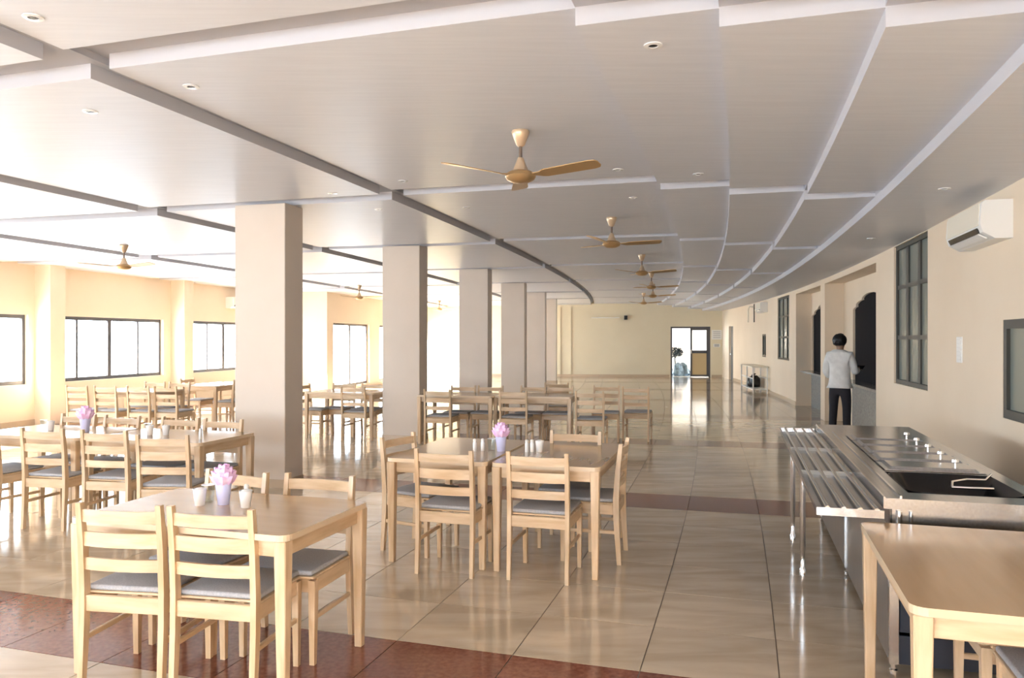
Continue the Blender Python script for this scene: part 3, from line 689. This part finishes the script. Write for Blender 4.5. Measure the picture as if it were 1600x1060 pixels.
# ------------------------------------------------------------------ right wall fittings
def make_ac():
    r = empty('air_conditioner', label='', cat='air conditioner')       # local +y along hall, -x into the room, origin on wall
    L_ = .48
    m = MB(); prof = [(0, 0), (-.12, .0), (-.205, .05), (-.225, .12), (-.215, .27), (-.19, .295), (0, .295)]
    a = [m.bm.verts.new((x, -L_, z)) for x, z in prof]; b = [m.bm.verts.new((x, L_, z)) for x, z in prof]
    m.bm.faces.new(a); m.bm.faces.new(b[::-1])
    for k in range(len(prof)): m.bm.faces.new([a[k], b[k], b[(k + 1) % len(prof)], a[(k + 1) % len(prof)]])
    m.build('casing', M['white'], r)
    m = MB(); m.hexa([(-.222, -.44, .105), (-.228, -.44, .105), (-.228, .44, .105), (-.222, .44, .105), (-.21, -.44, .28), (-.221, -.44, .28), (-.221, .44, .28), (-.21, .44, .28)]); m.build('front_cover', M['cream'], r)
    m = MB(); m.hexa([(-.195, -.40, .046), (-.21, -.40, .050), (-.21, .40, .050), (-.195, .40, .046), (-.222, -.40, .09), (-.229, -.40, .088), (-.229, .40, .088), (-.222, .40, .09)]); m.build('air_outlet', M['black'], r)
    m = MB(); m.hexa([(-.15, -.40, .012), (-.16, -.40, .006), (-.16, .40, .006), (-.15, .40, .012), (-.21, -.40, .046), (-.222, -.40, .04), (-.222, .40, .04), (-.21, .40, .046)]); m.build('louvre', M['white'], r)
    return Proto(r)
AC = make_ac()
AC.put(P(6.50, DW, 2.37), hz(6.50), 'white split air conditioner high on the right wall above the counter', 'split air conditioners')
AC.put(P(23.9, DW, 2.40), hz(23.9), 'small distant air conditioner high on the right wall by the far window', 'split air conditioners')
AC.put(P(18.6, DL, 2.42), hz(18.6) + PI, 'air conditioner on the left wall beside the first grey column', 'split air conditioners')
def wallplate(name, s, z, w_, h, label, cat, dark=0, lines=6):
    r = empty(name, P(s, DW, z), hz(s), label, cat)
    m = MB(); m.box(-.012, 0, -w_ / 2, w_ / 2, -h / 2, h / 2); m.bevel(.003); m.build('plate', M['white'], r)
    for k in range(lines):
        zz = h / 2 - (k + .7) * h / (lines + .4)
        m = MB(); m.box(-.016, -.012, -w_ * .32, w_ * .32, zz - h * .025, zz + h * .025); m.build('switch', M['ink'] if dark else M['paper'], r)
wallplate('switch_board', 7.40, 1.50, .17, .24, 'white switch board on the right wall below the air conditioner', 'switch board')
def backplate(d, z, w_, h, label):
    r = empty('notice', P(SB, d, z), hz(SB), label, 'notice', 'notices beside the back door')
    m = MB(); m.box(-w_ / 2, w_ / 2, -.02, 0, -h / 2, h / 2); m.bevel(.003); m.build('sheet', M['paper'], r)
    for k in range(4):
        m = MB(); zz = h * (.3 - .2 * k); m.box(-w_ * .35, w_ * .35, -.022, -.02, zz - .01, zz + .01); m.build('text_line', M['ink'], r)
backplate(.48, 1.78, .42, .40, 'white notice right of the back door, the larger upper one')
backplate(.48, 1.33, .28, .14, 'small white notice right of the back door, the lower one')
t = empty('tube_light', P(SB, 5.1, 2.5), hz(SB), 'long slim tube light fixture on the far back wall', 'lamp')
m = MB(); m.box(-.6, .6, -.05, 0, -.025, .025); m.build('batten', M['cream'], t)
m = MB(); m.tube([(-.58, -.065, 0), (.58, -.065, 0)], .014, 8); m.build('tube', M['china'], t, smooth=True)
t = empty('wall_speaker', P(SB, 4.25, 2.5), hz(SB), 'small dark box fixed on the back wall beside tube light', 'box')
m = MB(); m.box(-.07, .07, -.12, 0, -.09, .09); m.bevel(.008); m.build('housing', M['navy'], t)
m = MB(); m.box(-.055, .055, -.124, -.12, -.075, .075); m.build('grille', M['black'], t)
t = empty('bracket', P(25.9, DW, 2.45), hz(25.9), 'small wall bracket with pipe high on the right wall near the far corner', 'bracket')
m = MB(); m.box(-.02, 0, -.05, .05, -.3, .3); m.build('back_plate', M['alubr'], t)
m = MB(); m.tube([(-.02, 0, .2), (-.16, 0, .22), (-.2, 0, .1), (-.2, 0, -.3)], .022, 8); m.build('pipe', M['cream'], t, smooth=True)
# white metal rack table near the far end of the right wall
t = empty('rack_table', P(24.3, .52), hz(24.3), 'white metal frame table against the far right wall', 'table')
m = MB(); m.box(-.24, .24, -1.25, 1.25, .76, .79); m.bevel(.004); m.build('table_top', M['cream'], t)
for x in (-.2, .2):
    for y in (-1.2, 0, 1.2):
        m = MB(); m.box(x - .018, x + .018, y - .018, y + .018, 0, .76); m.build('leg', M['white'], t)
    m = MB(); m.box(x - .012, x + .012, -1.2, 1.2, .10, .13); m.build('lower_rail', M['white'], t)
    m = MB(); m.box(x - .012, x + .012, -1.2, 1.2, .42, .45); m.build('middle_rail', M['white'], t)
m = MB(); m.box(-.2, .2, -1.2, 1.2, .105, .125); m.build('shelf', M['white'], t)
for s, h, lb in ((24.15, .36, 'black bundle on the lower shelf of white rack table, nearer one'), (24.6, .30, 'black bundle on the lower shelf of white rack table, farther one')):
    t = empty('bundle', P(s, .52, .125), hz(s) + .3, lb, 'bundle', 'black bundles on the rack table')
    m = MB(); m.lathe([(.0, 0), (.15, .01), (.19, h * .35), (.16, h * .75), (.08, h), (0, h * 1.02)], 9)
    for v in m.bm.verts: v.co += Vector((random.uniform(-.02, .02), random.uniform(-.02, .02), 0))
    m.build('sack', M['black'], t, smooth=True)
    m = MB(); m.tube([(-.03, 0, h * .98), (0, 0, h + .05), (.04, .02, h + .04)], .02, 6); m.build('knot', M['black'], t)
# outside the back door
r = empty('shrub', P(SB + 2.4, 1.93, -.02), 0, 'dark shrub standing outside the open back door', 'shrub')
m = MB(); m.tube([(0, 0, 0), (.03, 0, .55), (0, .04, .95)], [.04, .03, .025], 7); m.build('trunk', M['leaf'], r)
m = MB(); rnd = random.Random(5)
for k in range(420):
    u, v_, w_ = rnd.gauss(0, 1), rnd.gauss(0, 1), rnd.gauss(0, 1); n_ = Vector((u, v_, w_)).normalized() * (rnd.random() ** .33)
    c = Vector((n_.x * .40, n_.y * .38, 1.02 + n_.z * .24)); t_ = Vector((rnd.uniform(-1, 1), rnd.uniform(-1, 1), rnd.uniform(-1, 1))).normalized(); q_ = t_.cross(Vector((.3, .5, .8))).normalized()
    vv = [m.bm.verts.new(c + p_) for p_ in (-t_ * .07, q_ * .03, t_ * .07, -q_ * .03)]; m.bm.faces.new(vv)
tag(m.build('foliage', M['leaf'], r), kind='stuff')
r = empty('heap', P(SB + 1.6, 1.95, -.02), 0, 'blue-grey heap of sheeting on the ground outside the back door', 'heap')
for k in range(6):
    m = MB(); x, y = rnd.uniform(-.45, .45), rnd.uniform(-.3, .3); m.lathe([(0, 0), (.24, 0), (.28, .12), (.18, .28 + .1 * (k % 3)), (0, .36 + .12 * (k % 3))], 8)
    for v in m.bm.verts: v.co += Vector((x + rnd.uniform(-.05, .05), y + rnd.uniform(-.05, .05), 0))
    m.build('fold', M['blue'], r)

# ------------------------------------------------------------------ the person by the hatch
def skin(name, V, E, Rr, root, parent, mt, sub=2):
    me = bpy.data.meshes.new(name); me.from_pydata([Vector(v) for v in V], E, []); o = bpy.data.objects.new(name, me); C.objects.link(o)
    md = o.modifiers.new('skin', 'SKIN'); md.use_smooth_shade = True
    for i, sv in enumerate(me.skin_vertices[0].data):
        r_ = Rr[i]; sv.radius = r_ if isinstance(r_, tuple) else (r_, r_); sv.use_root = (i == root)
    sb = o.modifiers.new('sub', 'SUBSURF'); sb.levels = sub; sb.render_levels = sub
    dg = bpy.context.evaluated_depsgraph_get(); dg.update()
    nm = bpy.data.meshes.new_from_object(o.evaluated_get(dg)); nm.name = name
    o.modifiers.clear(); o.data = nm; bpy.data.meshes.remove(me)
    nm.materials.clear(); nm.materials.append(mt)
    for p_ in nm.polygons: p_.use_smooth = True
    if parent: o.parent = parent
    return o
per = empty('person', P(13.0, .43), hz(13.0) - math.radians(28), 'person in pale grey shirt and dark trousers, back to us, at the hatch', 'person')
class G_:
    def __init__(s): s.V = []; s.E = []; s.R = []
    def chain(s, pts, start=None):
        last = start
        for p_, r_ in pts:
            s.V.append(p_); s.R.append(r_); i = len(s.V) - 1
            if last is not None: s.E.append((last, i))
            last = i
        return last
g = G_()
pel = g.chain([((0, 0, .88), (.13, .095))]); ch = g.chain([((0, -.005, 1.02), (.125, .085)), ((0, .0, 1.18), (.14, .095)), ((0, -.01, 1.32), (.13, .085))], pel)
nk = g.chain([((0, -.005, 1.40), .055), ((0, .012, 1.45), .052)], ch); hd = g.chain([((0, .02, 1.52), (.068, .082)), ((0, .015, 1.58), (.075, .09)), ((0, .01, 1.63), (.062, .075))], nk)
g.chain([((0, .108, 1.535), .012)], hd - 2)
for sx in (-1, 1): g.chain([((sx * .078, .005, 1.54), .014)], hd - 2)
arms = {}
for sx in (-1, 1):
    sh = g.chain([((sx * .15, -.005, 1.335), .055)], ch)
    if sx > 0: pts = [((.20, .02, 1.20), .044), ((.225, .03, 1.06), .040), ((.22, .16, 1.08), .034), ((.20, .28, 1.12), .026)]; fd = Vector((-.1, .96, .1)); dn = Vector((-.2, 0, -1))
    else: pts = [((-.205, -.01, 1.20), .044), ((-.225, .0, 1.06), .040), ((-.215, .11, .98), .034), ((-.19, .23, 1.0), .026)]; fd = Vector((.2, .95, .0)); dn = Vector((.2, 0, -1))
    wri = g.chain(pts, sh); arms[sx] = pts
    w_ = Vector(pts[-1][0]); pal = g.chain([(tuple(w_ + fd * .05), (.03, .016))], wri); pm = w_ + fd * .09
    side = fd.cross(dn).normalized()
    for k, ln in enumerate((.062, .07, .066, .052)):
        off = side * (.030 - .02 * k)
        b_ = pm + off
        g.chain([(tuple(b_), .009), (tuple(b_ + fd * ln * .5 + dn * .012), .0085), (tuple(b_ + fd * ln * .85 + dn * .035), .0075)], pal)
    g.chain([(tuple(w_ + fd * .04 + side * .04), .0095), (tuple(w_ + fd * .08 + side * .055 + dn * .01), .008)], pal)
for sx in (-1, 1):
    g.chain([((sx * .09, .0, .82), .085), ((sx * .10, .015, .48), .056), ((sx * .105, -.01, .28), .05), ((sx * .11, -.015, .09), .035), ((sx * .115, .06, .035), (.036, .028)), ((sx * .12, .14, .03), (.038, .022))], pel)
skin('body', g.V, g.E, g.R, 0, per, M['skin'])
g = G_()
a0 = g.chain([((0, -.0, .80), (.19, .13)), ((0, 0, .95), (.18, .125)), ((0, 0, 1.15), (.175, .12)), ((0, -.008, 1.30), (.165, .112)), ((0, -.004, 1.375), (.125, .09)), ((0, .004, 1.435), (.072, .07))])
for sx in (-1, 1):
    sh = g.chain([((sx * .165, -.005, 1.335), .078)], 3); q_ = arms[sx]
    g.chain([(q_[0][0], .066), (q_[1][0], .060), (q_[2][0], .052), (tuple(Vector(q_[2][0]).lerp(Vector(q_[3][0]), .7)), .045)], sh)
skin('shirt', g.V, g.E, g.R, 1, per, M['shirt'])
g = G_()
g.chain([((0, 0, .90), (.14, .105)), ((0, 0, .82), (.15, .11))])
for sx in (-1, 1): g.chain([((sx * .095, .0, .74), .092), ((sx * .105, .015, .48), .072), ((sx * .11, -.005, .28), .066), ((sx * .115, -.015, .05), .062)], 1)
skin('trousers', g.V, g.E, g.R, 0, per, M['trouser'])
for sx in (-1, 1):
    g = G_(); g.chain([((sx * .112, -.05, .042), (.042, .040)), ((sx * .114, .04, .042), (.044, .040)), ((sx * .12, .14, .034), (.046, .032)), ((sx * .122, .19, .028), (.036, .026))])
    skin('shoe', g.V, g.E, g.R, 0, per, M['black'])
m = MB(); bmesh.ops.create_icosphere(m.bm, subdivisions=4, radius=1.0); rnd = random.Random(2)
from mathutils import noise as nz
for v in list(m.bm.verts):
    n_ = v.co.normalized(); k = 1 + .10 * nz.noise(n_ * 4.5) + .05 * nz.noise(n_ * 11)
    v.co = Vector((n_.x * .108 * k, -.018 + n_.y * .122 * k, 1.58 + n_.z * .112 * k))
dele = [v for v in m.bm.verts if v.co.y > .065 and v.co.z < 1.62 or v.co.z < 1.485]
bmesh.ops.delete(m.bm, geom=dele, context='VERTS')
hair = m.build('hair', M['hair'], per, smooth=True)
# dark dish held in the right hand
a_ = per.rotation_euler.z; hp = Vector((.20 * math.cos(a_) - .36 * math.sin(a_), .20 * math.sin(a_) + .36 * math.cos(a_), 0)) + per.location
t = empty('bowl', (hp.x, hp.y, 1.10), 0, 'small dark bowl held in the right hand of the person at the hatch', 'bowl')
m = MB(); m.lathe([(.0, 0), (.045, .0), (.085, .06), (.08, .06), (.042, .008), (0, .008)], 16); m.build('bowl_body', M['dark'], t, smooth=True)
# scraps of paper on the polished floor
for s, d, lb in ((2.75, 5.15, 'white paper scrap on the floor under the near-left table'), (18.0, 3.3, 'white paper scrap lying on the far open floor')):
    m = MB(); z = .0012
    m.prism([(-.03, -.02), (.03, -.015), (.02, .012), (-.02, .02)], z, z + .003); o = m.build('paper_scrap', M['paper']); o.location = P(s, d); tag(o, lb, 'paper')
for pr in (CHAIR, TABLE, ROS, SH, CU, GL, FAN, DLP, AC, LP): pass
